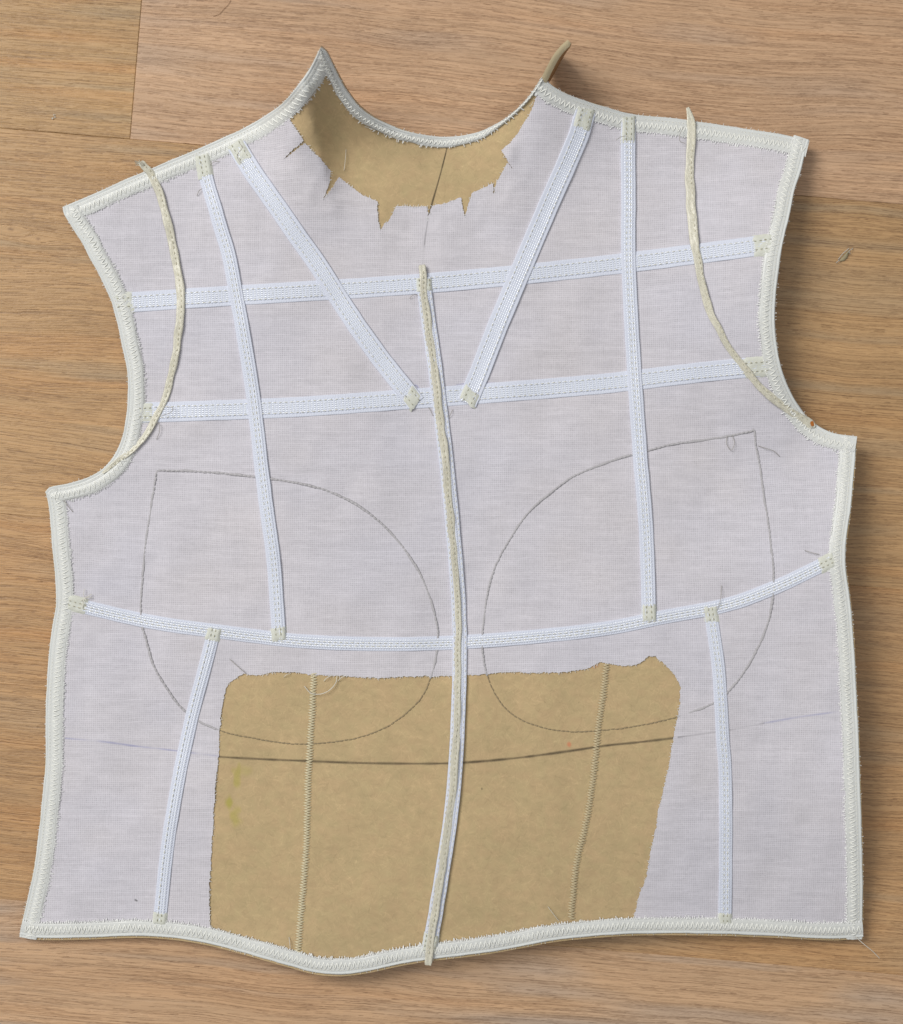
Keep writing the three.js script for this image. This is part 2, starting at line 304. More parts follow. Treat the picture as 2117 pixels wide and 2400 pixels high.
function feltMaps() {
  const R = rng(88), n1 = noise2(81), n2 = noise2(82), col = new Uint8Array(FW * FH * 4), bump = new Uint8Array(FW * FH), F = new Float32Array(FW * FH), ink = new Float32Array(FW * FH), green = new Float32Array(FW * FH), red = new Float32Array(FW * FH);
  for (let k = 0; k < 190000; k++) {
    let x = R() * FW, y = R() * FH, a = (R() - 0.5) * 1.9 + (R() < 0.2 ? 1.5 : 0); const len = 8 + R() * 26, t = (R() - 0.48) * 1.1, bend = (R() - 0.5) * 0.12;
    for (let s = 0; s < len; s++) { x += Math.cos(a); y += Math.sin(a); a += bend; const i = x | 0, j = y | 0; if (i < 0 || j < 0 || i >= FW || j >= FH) break; const e = t * Math.sin(Math.PI * s / len); F[j * FW + i] += e; if (j + 1 < FH) F[(j + 1) * FW + i] += 0.6 * e; }
  }
  drawn(ink, [[1049, 335], [1047, 347], [1031, 411], [1015, 467], [1006, 500], [999, 522]], 2.5, 0.85, 21);
  drawn(ink, [[505, 1772], [513, 1773], [620, 1779], [719, 1783], [700 + 90, 1786], [860, 1788], [1020, 1789], [1099, 1786], [1219, 1775], [1339, 1759], [1420, 1747], [1497, 1739], [1590, 1728]], 3.1, 0.68, 22);
  const stamp = (mask, x, y, rx, ry, s) => { const [cx, cy] = toTex(x, y); for (let j = -ry * 2 | 0; j < ry * 2; j++) for (let i = -rx * 2 | 0; i < rx * 2; i++) { const q = ((cy + j) | 0) * FW + ((cx + i) | 0), d = Math.hypot(i / rx, j / ry) + 0.45 * n1((cx + i) / 9, (cy + j) / 13); mask[q] = Math.max(mask[q], s * smooth(1.25, 0.2, d)); } };
  stamp(green, 556, 1822, 11, 30, 0.30); stamp(green, 538, 1880, 8, 24, 0.42); stamp(green, 549, 1912, 16, 20, 0.28); stamp(green, 575, 1808, 20, 15, 0.12);
  stamp(red, 1334, 1744, 6, 6, 0.5); stamp(red, 1398, 1561, 9, 5, 0.18); stamp(ink, 1130, 1850, 2, 3, 0.6);
  for (const [x, y] of [[727, 1778], [770, 1783], [815, 1786]]) stamp(ink, x, y, 22, 5, 0.10);
  for (let y = 0; y < FH; y++) for (let x = 0; x < FW; x++) {
    const q = y * FW + x, f = clamp(F[q], -2.2, 2.6), pa = n1(x / 190, y / 150), pb = n2(x / 46 + 5, y / 38), pc = n2(x / 14, y / 9), pd = n1(x / 17 + 9, y / 14);
    const m = 1 + 0.062 * f + 0.008 * pa + 0.008 * pb + 0.022 * pc;
    let r = 189 * m, g = 166 * m, b = 127 * m; r += 0.5 * pb + 1.1 * pd; g -= 0.3 * pb + 0.8 * pd;
    const k = ink[q], l = green[q], e = red[q];
    r = lerp(r, 70, k); g = lerp(g, 62, k); b = lerp(b, 50, k); r = lerp(r, 158, l); g = lerp(g, 160, l); b = lerp(b, 50, l); r = lerp(r, 214, e); g = lerp(g, 110, e); b = lerp(b, 80, e);
    col[q * 4] = clamp(r, 0, 255); col[q * 4 + 1] = clamp(g, 0, 255); col[q * 4 + 2] = clamp(b, 0, 255); col[q * 4 + 3] = 255;
    bump[q] = clamp(110 + 28 * f + 20 * pc + 10 * n1(x / 3, y / 3), 0, 255);
  }
  return new THREE.MeshPhysicalMaterial({ map: tex(col, FW, FH, true), bumpMap: tex(bump, FW, FH, false), bumpScale: 0.00022, roughness: 1, sheen: 0.25, sheenRoughness: 0.7, sheenColor: new THREE.Color(1, 0.95, 0.85), specularIntensity: 0.2 });
}
// fine cross ribs of woven tape and satin: u runs along (metres)
function ribTexture(seed, cross) {
  const w = 256, h = 256, d = new Uint8Array(w * h), n = noise2(seed);
  for (let y = 0; y < h; y++) for (let x = 0; x < w; x++) { const c = cross ? x : y, a = cross ? y : x; d[y * w + x] = clamp(128 + 70 * Math.sin(c / 256 * 6.28318 * 16) + 40 * n(c / 5, a / 60), 0, 255); }
  return (ru, rv) => { const t = tex(d, w, h, false, THREE.RepeatWrapping); t.repeat.set(ru, rv); return t; };
}
const rib = ribTexture(31, true), grain = ribTexture(32, false);
const C = (r, g, b) => new THREE.Color(r / 255, g / 255, b / 255).convertSRGBToLinear();
const M = {
  felt: feltMaps(), muslin: muslinMaps(),
  satin: new THREE.MeshPhysicalMaterial({ color: C(214, 215, 211), roughness: 0.4, bumpMap: grain(60, 60), bumpScale: 0.00008, sheen: 0.3, sheenRoughness: 0.5, sheenColor: new THREE.Color(1, 1, 1) }),
  facing: new THREE.MeshStandardMaterial({ color: C(215, 217, 214), roughness: 0.8, bumpMap: rib(70, 1), bumpScale: 0.00006 }),
  zigzag: new THREE.MeshStandardMaterial({ color: C(236, 236, 229), roughness: 0.4 }),
  fringe: new THREE.MeshStandardMaterial({ color: C(238, 238, 236), roughness: 0.7 }),
  tape: new THREE.MeshStandardMaterial({ color: C(215, 219, 232), roughness: 0.7, bumpMap: rib(60, 1), bumpScale: 0.00010 }),
  rod: new THREE.MeshPhysicalMaterial({ color: C(230, 234, 242), roughness: 0.3, clearcoat: 1, clearcoatRoughness: 0.25 }),
  weft: new THREE.MeshStandardMaterial({ color: C(211, 216, 230), roughness: 0.55 }),
  tab: new THREE.MeshPhysicalMaterial({ color: C(211, 212, 200), roughness: 0.6, bumpMap: grain(90, 90), bumpScale: 0.00008 }),
  stitchPale: new THREE.MeshStandardMaterial({ color: C(225, 222, 208), roughness: 0.6 }),
  stitchDark: new THREE.MeshStandardMaterial({ color: C(172, 169, 148), roughness: 0.7 }),
  ivory: new THREE.MeshPhysicalMaterial({ color: C(229, 224, 204), roughness: 0.3, bumpMap: grain(140, 140), bumpScale: 0.0003, clearcoat: 0.6, clearcoatRoughness: 0.3, sheen: 0.4, sheenRoughness: 0.4, sheenColor: new THREE.Color(1, 0.98, 0.9) }),
  cord: new THREE.MeshPhysicalMaterial({ color: C(226, 221, 202), roughness: 0.32, clearcoat: 0.6, clearcoatRoughness: 0.3, bumpMap: grain(150, 150), bumpScale: 0.0003, sheen: 0.3, sheenColor: new THREE.Color(1, 0.97, 0.88) }),
  feltStitch: new THREE.MeshStandardMaterial({ color: C(210, 198, 164), roughness: 0.5 }),
  grey: new THREE.MeshStandardMaterial({ color: C(182, 179, 181), roughness: 0.95 }),
  greyFelt: new THREE.MeshStandardMaterial({ color: C(150, 134, 106), roughness: 0.95 }),
  hair: new THREE.MeshStandardMaterial({ color: C(172, 167, 160), roughness: 0.7 }),
  white: new THREE.MeshStandardMaterial({ color: C(224, 220, 208), roughness: 0.7 }),
  rust: new THREE.MeshStandardMaterial({ color: C(176, 104, 40), roughness: 0.9 }),
  feltEdge: new THREE.MeshStandardMaterial({ color: C(186, 172, 140), roughness: 1 }),
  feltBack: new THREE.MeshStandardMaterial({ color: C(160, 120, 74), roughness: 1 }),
};

// ------------------------------------------------------------------ floor
{
  const floor = new THREE.Group(); floor.name = 'floor'; floor.userData = { kind: 'structure', label: 'light oak plank floor with thin joints under the garment' }; scene.add(floor);
  const th = Math.atan(0.0845), o = at(305, 326, 0), ux = Math.cos(th), uz = Math.sin(th);
  const mats = [
    plankMaps(101, { rgb: [186, 149, 103], wave: 9, pores: 22000, warm: 0.9, grey: 0.8 }),                                         // upper left
    plankMaps(202, { rgb: [199, 162, 127], wave: 22, pores: 27000, warm: 0.3, grey: 0.5 }),                                         // along the top
    plankMaps(303, { rgb: [188, 150, 105], wave: 22, pores: 24000, warm: 0.5, grey: 0.9, knots: [[60, 250, 13], [126, 268, 11], [1700, 60, 30]] }),
    plankMaps(404, { rgb: [191, 151, 106], wave: 20, pores: 25000, warm: 0.5, grey: 0.6, knots: [[330, 60, 24], [2000, 170, 22]] }),
    plankMaps(505, { rgb: [200, 163, 126], wave: 22, pores: 21000, warm: 0.3, grey: 1.3 }),
  ];
  const plank = (row, u0, u1, mat, texU) => {                      // u along the boards from the corner of the joint, rows across
    const w0 = row * ROW, w1 = w0 + ROW, g = row < 0 ? 0.00008 : 0.00003, b = row < 0 ? 0.0004 : 0.0002, A = new Acc(), a0 = u0 + g, a1 = u1 - g, c0 = w0 + (row === 0 ? 0.00008 : g), c1 = w1 - g;
    const P = (u, w, y) => [o[0] + u * ux - w * uz, y, o[2] + u * uz + w * ux], uv = (u, w) => [(u - texU) / PL, (w - w0) / ROW];
    const ring = [[b, 0], [0, -b * 0.7], [0, -0.008]].map(([i, y]) => [[a0 + i, c0 + i], [a1 - i, c0 + i], [a1 - i, c1 - i], [a0 + i, c1 - i]].map(([u, w]) => [u, w, y]));
    const quad = (p, q, r, s) => { const i = [p, q, r, s].map(([u, w, y]) => A.v(P(u, w, y), ...uv(u, w))); A.f(i[0], i[2], i[1]); A.f(i[0], i[3], i[2]); };
    quad(...ring[0]); for (let k = 0; k < 2; k++) for (let e = 0; e < 4; e++) quad(ring[k + 1][e], ring[k + 1][(e + 1) % 4], ring[k][(e + 1) % 4], ring[k][e]);
    part('plank', A.geo(), mat, floor);
  };
  const L = 1.2, E0 = -1.35, E1 = 1.85;
  plank(-2, E0, 0.3, mats[4], -0.3); plank(-2, 0.3, E1, mats[2], 0.3);
  plank(-1, -L, 0, mats[0], -0.45); plank(-1, 0, L, mats[1], 0); plank(-1, L, E1, mats[3], L);
  plank(0, -0.52, -0.52 + L, mats[2], -0.085); plank(0, E0, -0.52, mats[4], -0.8); plank(0, -0.52 + L, E1, mats[0], 1);
  plank(1, -0.21, -0.21 + L, mats[3], -0.095); plank(1, E0, -0.21, mats[1], -1); plank(1, -0.21 + L, E1, mats[2], 1);
  plank(2, -0.45, -0.45 + L, mats[4], -0.14); plank(2, E0, -0.45, mats[3], -1); plank(2, -0.45 + L, E1, mats[1], 1);
  plank(-3, E0, E1, mats[3], -0.2); plank(3, E0, 0.1, mats[0], -0.5); plank(3, 0.1, E1, mats[2], 0.1); plank(4, E0, E1, mats[1], 0);
}

// ------------------------------------------------------------------ outline of the garment (photo points, clockwise)
const EDGE = {
  shoulderL: [[148, 485], [200, 463], [280, 427], [359, 393], [439, 359], [519, 325], [599, 285], [659, 244], [700, 198], [724, 164], [744, 126], [752, 111]],
  neck: [[752, 111], [766, 122], [780, 148], [796, 180], [816, 216], [840, 246], [876, 274], [924, 297], [980, 313], [1035, 321], [1079, 318], [1123, 309], [1163, 291], [1199, 267], [1231, 236], [1255, 204], [1269, 181]],
  shoulderR: [[1269, 181], [1280, 187], [1299, 203], [1339, 224], [1379, 238], [1420, 250], [1469, 265], [1557, 275], [1637, 285], [1716, 297], [1796, 309], [1850, 319], [1897, 330]],
  armR: [[1897, 330], [1888, 359], [1878, 399], [1862, 451], [1852, 499], [1840, 551], [1830, 600], [1822, 660], [1817, 720], [1817, 768], [1822, 812], [1832, 864], [1848, 907], [1872, 951], [1908, 991], [1948, 1013], [2009, 1023]],
  sideR: [[2009, 1023], [2006, 1079], [2001, 1139], [1995, 1199], [1989, 1240], [1984, 1280], [1983, 1320], [1988, 1360], [1996, 1420], [2004, 1519], [2008, 1599], [2014, 1719], [2018, 1840], [2022, 1960], [2024, 2079], [2023, 2200]],
  hem: [[2023, 2200], [1956, 2204], [1876, 2201], [1796, 2197], [1716, 2194], [1597, 2192], [1477, 2193], [1397, 2198], [1299, 2208], [1219, 2223], [1139, 2237], [1059, 2247], [1000, 2254], [940, 2264], [860, 2281], [800, 2288], [740, 2284], [679, 2268], [619, 2251], [559, 2234], [479, 2214], [399, 2202], [320, 2198], [200, 2202], [80, 2202], [46, 2195]],
  sideL: [[46, 2195], [52, 2159], [66, 2100], [80, 2032], [90, 1960], [98, 1880], [104, 1820], [107, 1760], [107, 1679], [110, 1599], [116, 1519], [124, 1460], [131, 1416], [130, 1360], [124, 1300], [119, 1240], [116, 1199], [110, 1167], [106, 1153]],
  armL: [[106, 1153], [116, 1142], [160, 1133], [200, 1121], [240, 1099], [266, 1071], [284, 1035], [293, 995], [299, 951], [300, 899], [296, 856], [286, 808], [276, 760], [264, 716], [248, 676], [228, 636], [208, 600], [196, 575], [176, 545], [158, 515], [150, 500], [148, 485]],
};
const ROWS = Object.fromEntries(Object.entries(EDGE).map(([k, p]) => [k, track(p, 6)]));
const inset = (k, v, test) => shift(ROWS[k], v).filter((r) => !test || test(r)).map((r) => [r[0], r[1]]);
let overFelt = () => false;
const bodice = thing('bodice_pattern', 'white muslin bodice foundation with boning tapes and tan felt cutouts on the floor', 'bodice');
{
  const outline = ['shoulderL', 'neck', 'shoulderR', 'armR', 'sideR', 'hem', 'sideL', 'armL'].flatMap((k) => ROWS[k].slice(0, -1).map((r) => [r[0], r[1]]));
  part('felt_panel', planUv(sheet(outline, 14, () => 0, 2.0, true)), M.felt, bodice, 'tan felt base showing at the neck and the belly cutout');
  const R = rng(5);
  const ragged = (pts, amp) => { const rows = track(pts, 4, false); return rows.map((r, i) => { const e = i && i < rows.length - 1 ? (R() - 0.5) * amp + 1.2 * NZ2(i / 5, amp) : 0; return [r[0] + r[2] * e, r[1] + r[3] * e]; }); };
  const neckCut = [[664, 262], [676, 273], [712, 325], [711, 330], [690, 348], [665, 374], [694, 351], [716, 336], [740, 361], [776, 401], [773, 424], [758, 466], [782, 436], [796, 415], [820, 437], [848, 457], [886, 473], [885, 511], [892, 540], [901, 525], [912, 519], [928, 483], [964, 485], [1002, 484], [1003, 502], [999, 520], [1008, 500], [1013, 483], [1047, 477], [1081, 463], [1085, 488], [1090, 508], [1099, 480], [1105, 453], [1131, 443], [1157, 430], [1157, 454], [1165, 425], [1178, 402], [1191, 384], [1205, 400], [1190, 377], [1177, 353], [1195, 339], [1215, 312], [1235, 280], [1251, 246], [1262, 214]];
  const windowCut = [[1484, 2176], [1485, 2151], [1497, 2099], [1517, 2048], [1525, 2000], [1537, 1940], [1549, 1876], [1563, 1820], [1571, 1771], [1579, 1727], [1587, 1687], [1593, 1647], [1595, 1611], [1581, 1583], [1557, 1557], [1537, 1539], [1521, 1536], [1509, 1546], [1493, 1559], [1465, 1561], [1437, 1556], [1405, 1553], [1379, 1567], [1339, 1573], [1259, 1577], [1179, 1575], [1131, 1581], [1059, 1584], [980, 1585], [900, 1589], [820, 1585], [740, 1583], [719, 1581], [679, 1575], [639, 1576], [599, 1583], [575, 1579], [563, 1582], [551, 1591], [537, 1599], [529, 1615], [521, 1659], [515, 1719], [511, 1791], [507, 1820], [501, 1900], [497, 2000], [492, 2080], [492, 2150], [491, 2205]];
  const cutA = ragged(neckCut, 2.2), cutB = ragged(windowCut, 3.0);
  overFelt = (x, y) => { let c = false; for (let i = 0, j = cutB.length - 1; i < cutB.length; j = i++) { const a = cutB[i], b = cutB[j]; if ((a[1] > y) !== (b[1] > y) && x < (b[0] - a[0]) * (y - a[1]) / (b[1] - a[1]) + a[0]) c = !c; } return c; };
  const poly = [
    ...inset('shoulderL', 10, (r) => r[0] > 166 && r[0] < 655), ...cutA, ...inset('shoulderR', 10, (r) => r[0] > 1285 && r[0] < 1880),
    ...inset('armR', 10, (r) => r[1] > 345 && r[0] < 1990), ...inset('sideR', 10, (r) => r[1] > 1040 && r[1] < 2180), ...inset('hem', 14, (r) => r[0] > 1484 && r[0] < 2005), ...cutB,
    ...inset('hem', 14, (r) => r[0] < 491 && r[0] > 66), ...inset('sideL', 10, (r) => r[1] > 1170 && r[1] < 2180), ...inset('armL', 10, (r) => r[1] < 1140 && r[1] > 500 && r[0] > 124),
  ];
  const cuts = [...cutA, ...cutB].filter((p, i) => i % 3 === 0), cg = new Map();
  for (const p of cuts) { const k = (p[0] >> 6) + ',' + (p[1] >> 6); if (!cg.has(k)) cg.set(k, []); cg.get(k).push(p); }
  const nearCut = (x, y) => { let d = 60; for (let j = -1; j <= 1; j++) for (let i = -1; i <= 1; i++) for (const p of cg.get(((x >> 6) + i) + ',' + ((y >> 6) + j)) ?? []) d = Math.min(d, Math.hypot(x - p[0], y - p[1])); return d; };
  const zM = (x, y) => { const d = nearCut(x, y); return 0.5 + 0.16 * NZ2(x / 70, y / 60) + 0.16 * NZ2((x + 0.5 * y) / 34 + 31, (y - 0.4 * x) / 130 + 7) + smooth(45, 4, d) * (0.12 + 0.22 * NZ2(x / 44, y / 44 + 4)) + 0.4 * Math.exp(-(((d - 34) / 11) ** 2)) * smooth(640, 480, y) * smooth(350, 430, y) + 2.0 * Math.exp(-(((x - 1196) / 16) ** 2) - ((y - 362) / 24) ** 2); };
  part('muslin_panel', planUv(sheet(poly, 9, zM, 0.35, false)), M.muslin, bodice, 'white muslin layer cut away at the neck and belly');
  // threads that have come loose from the cut edges
  const A = new Acc();
  for (const cut of [cutA, cutB]) for (let i = 4; i < cut.length - 4; i++) if (R() < 0.5) {
    const a = cut[i - 1], b = cut[i + 1], l = Math.hypot(b[0] - a[0], b[1] - a[1]) || 1, nx = (b[1] - a[1]) / l, ny = -(b[0] - a[0]) / l, len = 2 + R() * 5, sl = (R() - 0.5) * 1.4, p = cut[i];
    A.tube([0, 0.5, 1].map((t) => S(p[0] + nx * (len * t - 2) + sl * len * t * (b[0] - a[0]) / l, p[1] + ny * (len * t - 2) + sl * len * t * (b[1] - a[1]) / l, 0.75 + 0.2 * t - 0.35 * t * t)), 0.00013, 4, 0.5);
  }
  const fr = part('frayed_edge', A.geo(), M.fringe, bodice); fr.userData.kind = 'stuff';
}

// ------------------------------------------------------------------ edge bindings: white facing, satin tape, zigzag stitching, frayed inner edge
function binding(key, o) {
  const R = rng(o.seed), rows = ROWS[key], zz = o.z ?? 0, W = o.width, d0 = o.out ?? 0, wob = (s, k) => 1.4 * NZ2(s / 28 + o.seed, k);
  const LEN = sampler(rows).length, sq = (s) => Math.min(1, o.sharp0 ? 0.02 + s * o.sharp0 / W : 1, o.sharp1 ? 0.02 + (LEN - s) * o.sharp1 / W : 1) * (o.narrow ? o.narrow(s / LEN) : 1), fit = (s, P) => { const k = sq(s); return P.map(([v, z]) => [v * k, z]); };
  const A = new Acc().loft(rows, (k, n, s) => fit(s, [[d0 + 7, 0.75 + zz], [d0 + 10, 1.05 + zz + 0.1 * wob(s, 3)], [W * 0.34, 0.9 + zz], [W * 0.40, 1.0 + zz], [W * 0.52, 1.3 + zz + 0.16 * wob(s, 1)], [W * 0.66, 1.3 + zz + 0.16 * wob(s, 5)], [W * 0.80, 1.05 + zz], [W * 0.92 + wob(s, 2), 1.15 + zz + 0.15 * wob(s, 6)], [W + wob(s, 2), 0.45]]));
  const b = part('edge_binding', A.geo(), M.satin, bodice, o.label);
  const F = new Acc().loft(rows, (k, n, s) => fit(s, [[d0 + 0.5 * wob(s, 21), -0.3], [d0 + 0.4 + 0.5 * wob(s, 21), 0.5 + zz], [d0 + 2.2 + 0.4 * wob(s * 1.7, 22), 1.0 + zz + 0.12 * wob(s * 1.3, 8)], [d0 + 4.2 + 0.4 * wob(s, 23), 0.9 + zz], [d0 + 5.2, 0.72 + zz], [d0 + 9, 0.82 + zz], [d0 + 11, 0.6]]));
  part('edge_facing', F.geo(), M.facing, b);
  // one zigzag thread
  const f = sampler(rows), pts = [], p = o.pitch ?? 11.5, n = Math.floor((f.length - 8) / p * 2), lo = W * 0.40, hi = W * 0.80;
  for (let k = 0; k < n; k++) {
    const s0 = 4 + k * p / 2, s1 = s0 + p / 2, a = (k & 1 ? hi : lo) + (R() - 0.5) * 2.2, c = (k & 1 ? lo : hi) + (R() - 0.5) * 2.2;
    for (let t = 0; t < 4; t++) { const u = t / 4, ss = lerp(s0, s1, u), r = f(ss), v = lerp(a, c, u) * sq(ss); pts.push(S(r[0] + r[2] * v, r[1] + r[3] * v, zz + lerp(1.1, 1.5, Math.sin(Math.PI * u)))); }
  }
  part('zigzag_stitch', new Acc().tube(pts, 0.00038, 6, 0.4).geo(), M.zigzag, b);
  const Q = new Acc();                                             // small stitches beside the facing
  for (let s = 6; s < f.length - 8; s += 8.2) { const r = f(s), q = f(s + 5), v = (d0 + 10.5) * sq(s); Q.stitch(r[0] + r[2] * v, r[1] + r[3] * v, q[0] + q[2] * v, q[1] + q[3] * v, 0.85 + zz, 0.00022, 0.2); }
  part('edge_stitch', Q.geo(), M.stitchPale, b);
  const T = new Acc();
  for (let s = 4; s < f.length - 4; s += 2.4) if (R() < o.fray) {
    const r = f(s + R() * 2), v = (W * 0.93 + R() * 2) * sq(s), l = 2 + R() * R() * 8, sl = (R() - 0.5) * 5;
    T.tube([0, 0.5, 1].map((t) => S(r[0] + r[2] * (v + l * t) + r[4] * sl * t, r[1] + r[3] * (v + l * t) + r[5] * sl * t, zz * (1 - t) + 1.12 + 0.2 * Math.sin(3 * t) - 0.5 * t)), 0.00026, 5, 0.5);
  }
  for (let s = 4; s < f.length - 4; s += 5) if (R() < 0.45) { const r = f(s + R() * 4), l = 1.5 + R() * R() * 5, sl = (R() - 0.5) * 6; T.tube([0, 0.5, 1].map((t) => S(r[0] + r[2] * (d0 + 1 - l * t) + r[4] * sl * t, r[1] + r[3] * (d0 + 1 - l * t) + r[5] * sl * t, 0.4 + 0.2 * t)), 0.00013, 4, 0.6); }
  part('frayed_edge', T.geo(), M.fringe, b).userData.kind = 'stuff';
}
binding('shoulderL', { seed: 1, width: 40, out: 0, fray: 0.8, sharp1: 1.5, label: 'satin binding along the left shoulder edge' });
binding('neck', { seed: 2, width: 25, out: 0, fray: 0.2, pitch: 10, z: 0.25, sharp0: 1.5, narrow: (t) => lerp(1, 0.28, smooth(0.58, 0.86, t)), label: 'narrow satin binding round the neckline' });
binding('shoulderR', { seed: 3, width: 40, out: 0, fray: 0.9, label: 'satin binding along the right shoulder edge' });
binding('armR', { seed: 4, width: 38, out: 0, fray: 0.8, z: 0.3, label: 'satin binding round the right armhole' });
binding('sideR', { seed: 5, width: 40, out: 1.5, fray: 0.7, label: 'satin binding along the right side seam' });
binding('hem', { seed: 6, width: 42, out: 5, fray: 0.9, z: 0.3, label: 'satin binding along the lower hem' });
binding('sideL', { seed: 7, width: 42, out: 0.5, fray: 0.9, label: 'satin binding along the left side seam' });
binding('armL', { seed: 8, width: 40, out: 0, fray: 0.9, z: 0.3, label: 'satin binding round the left armhole' });

// ------------------------------------------------------------------ boning tapes: woven band, plastic rods, cross threads, stitching, end tabs
function bandGeo(rows, w, z0, t, zone) {
  const e = w / 2, q = zone / 2, dn = 0.35;
  return new Acc().loft(rows, (k, n, s) => { const j = 0.5 * NZ(s / 30, w + z0), u = 0.06 * NZ(s / 45, z0 * 3); return [[-e + j, dn], [-e + j, z0 + t * 0.7 + u], [-e + 1.6 + j, z0 + t + u], [-q - 1, z0 + t + u], [-q + 0.6, z0 + t * 0.8], [q - 0.6, z0 + t * 0.8], [q + 1, z0 + t - u], [e - 1.6 + j, z0 + t - u], [e + j, z0 + t * 0.7 - u], [e + j, dn]]; }).geo();
}
function boning(label, pts, o) {
  const R = rng(o.seed), w = o.w, z0 = o.z, t = 0.55, zone = w * (o.zone ?? 0.58), rows = track(pts, 8), f = sampler(rows), n = o.rods, d = zone / n, rr = d * 0.46 * K, rz = rr * 1e3 * 0.6;
  const b = part('boning_tape', bandGeo(rows, w, z0, t, zone), M.tape, bodice, label), zc = z0 + t * 0.62 + rz * 0.45;
  const bul = 0.10 * (o.cover ? 1 - o.cover : 0.5) * 2, NR = Math.round(f.length / (o.gap / 4));
  for (let i = 0; i < n; i++) {                                     // rods swell a little between the cross threads
    const v = -zone / 2 + d * (i + 0.5), P = [];
    for (let k = 0; k <= NR; k++) { const r = f(f.length * k / NR); P.push(S(r[0] + r[2] * v, r[1] + r[3] * v, zc - bul * Math.cos(f.length * k / NR / o.gap * 6.28318))); }
    part('rod', new Acc().tube(P, rr, 8, 0.6).geo(), M.rod, b);
  }
  const A = new Acc(), gap = o.gap, ww = gap * (o.cover ?? 0.48) / 2;  // cross threads arch over the rods
  for (let s = gap; s < f.length - gap; s += gap) {
    const r = f(s + (R() - 0.5) * 0.8); let prev = null; const m = n * 2, ph = Math.round(s / gap) & 1;
    for (let j = 0; j <= m; j++) {
      const v = -zone / 2 - 1 + (zone + 2) * j / m, up = j & 1 ? rz + (((j >> 1) + ph) & 1 ? 0.14 : 0.06) : rz * 0.62, cur = [[-ww, -0.13], [-ww * 0.5, 0], [ww * 0.5, 0], [ww, -0.13]].map(([q, z]) => A.v(S(r[0] + r[2] * v + r[4] * q, r[1] + r[3] * v + r[5] * q, zc + up + z)));
      if (prev) for (let c = 0; c < 3; c++) { A.f(prev[c], cur[c], prev[c + 1]); A.f(prev[c + 1], cur[c], cur[c + 1]); }
      prev = cur;
    }
  }
  part('cross_threads', A.geo(), M.weft, b).userData.kind = 'stuff';
  for (const v of o.lines) {
    const Q = new Acc(); for (let s = 10; s < f.length - 14; s += 12.5 + R() * 1.5) { const p = f(s), q = f(s + 8.5), dv = v + (R() - 0.5); Q.stitch(p[0] + p[2] * dv, p[1] + p[3] * dv, q[0] + q[2] * dv, q[1] + q[3] * dv, zc + rz * (Math.abs(v) < zone / 2 ? 1 : 0) + 0.02, 0.00024, 0.2); }
    part('stitching', Q.geo(), M.stitchPale, b);
  }
  for (const c of o.caps ?? []) {                                  // [from s, to s, extra width, skew]
    const [s0, s1, ex, skew] = c, A2 = new Acc(), N = 9, z = zc + rz + 0.15, e = w / 2 + ex; let prev = null;
    for (let k = 0; k <= N; k++) {
      const s = lerp(s0, s1, k / N), r0 = f(clamp(s, 0, f.length)), over = s < 0 ? s : s > f.length ? s - f.length : 0, cur = [];
      for (let j = 0; j <= 8; j++) {
        const v = lerp(-e, e, j / 8), end = k === 0 || k === N, jag = (end ? (R() - 0.5) * 4.5 : 0) + skew * v / e * 4, h = j === 0 || j === 8 ? 0.5 : z + 0.28 * NZ2(s / 9 + o.seed, v / 7) - (end ? 0.35 : 0);
        const vv = v + (j === 0 || j === 8 ? (R() - 0.5) * 1.2 : 0), x = r0[0] + r0[4] * (over + jag) + r0[2] * vv, y = r0[1] + r0[5] * (over + jag) + r0[3] * vv; cur.push(A2.v(S(x, y, h), s * K, v * K));
      }
      if (prev) for (let j = 0; j < 8; j++) { A2.f(prev[j], prev[j + 1], cur[j]); A2.f(cur[j], prev[j + 1], cur[j + 1]); }
      prev = cur;
    }
    part('end_tab', A2.geo(), M.tab, b);
    const Q = new Acc();
    for (const v of o.capLines ?? [-w * 0.22, w * 0.2]) for (let s = s0 + 2; s < s1 - 6; s += 12) { const p = f(clamp(s, 0, f.length)), q = f(clamp(s + 7, 0.1, f.length)), oa = s < 0 ? s : s > f.length ? s - f.length : 0, ob = s + 7 < 0 ? s + 7 : s + 7 > f.length ? s + 7 - f.length : 0; Q.stitch(p[0] + p[4] * oa + p[2] * v, p[1] + p[5] * oa + p[3] * v, q[0] + q[4] * ob + q[2] * v, q[1] + q[5] * ob + q[3] * v, z + 0.05, 0.00026, 0.22); }
    part('stitching', Q.geo(), M.stitchDark, b);
  }
  return f;
}
const len = (pts) => sampler(track(pts, 8)).length;
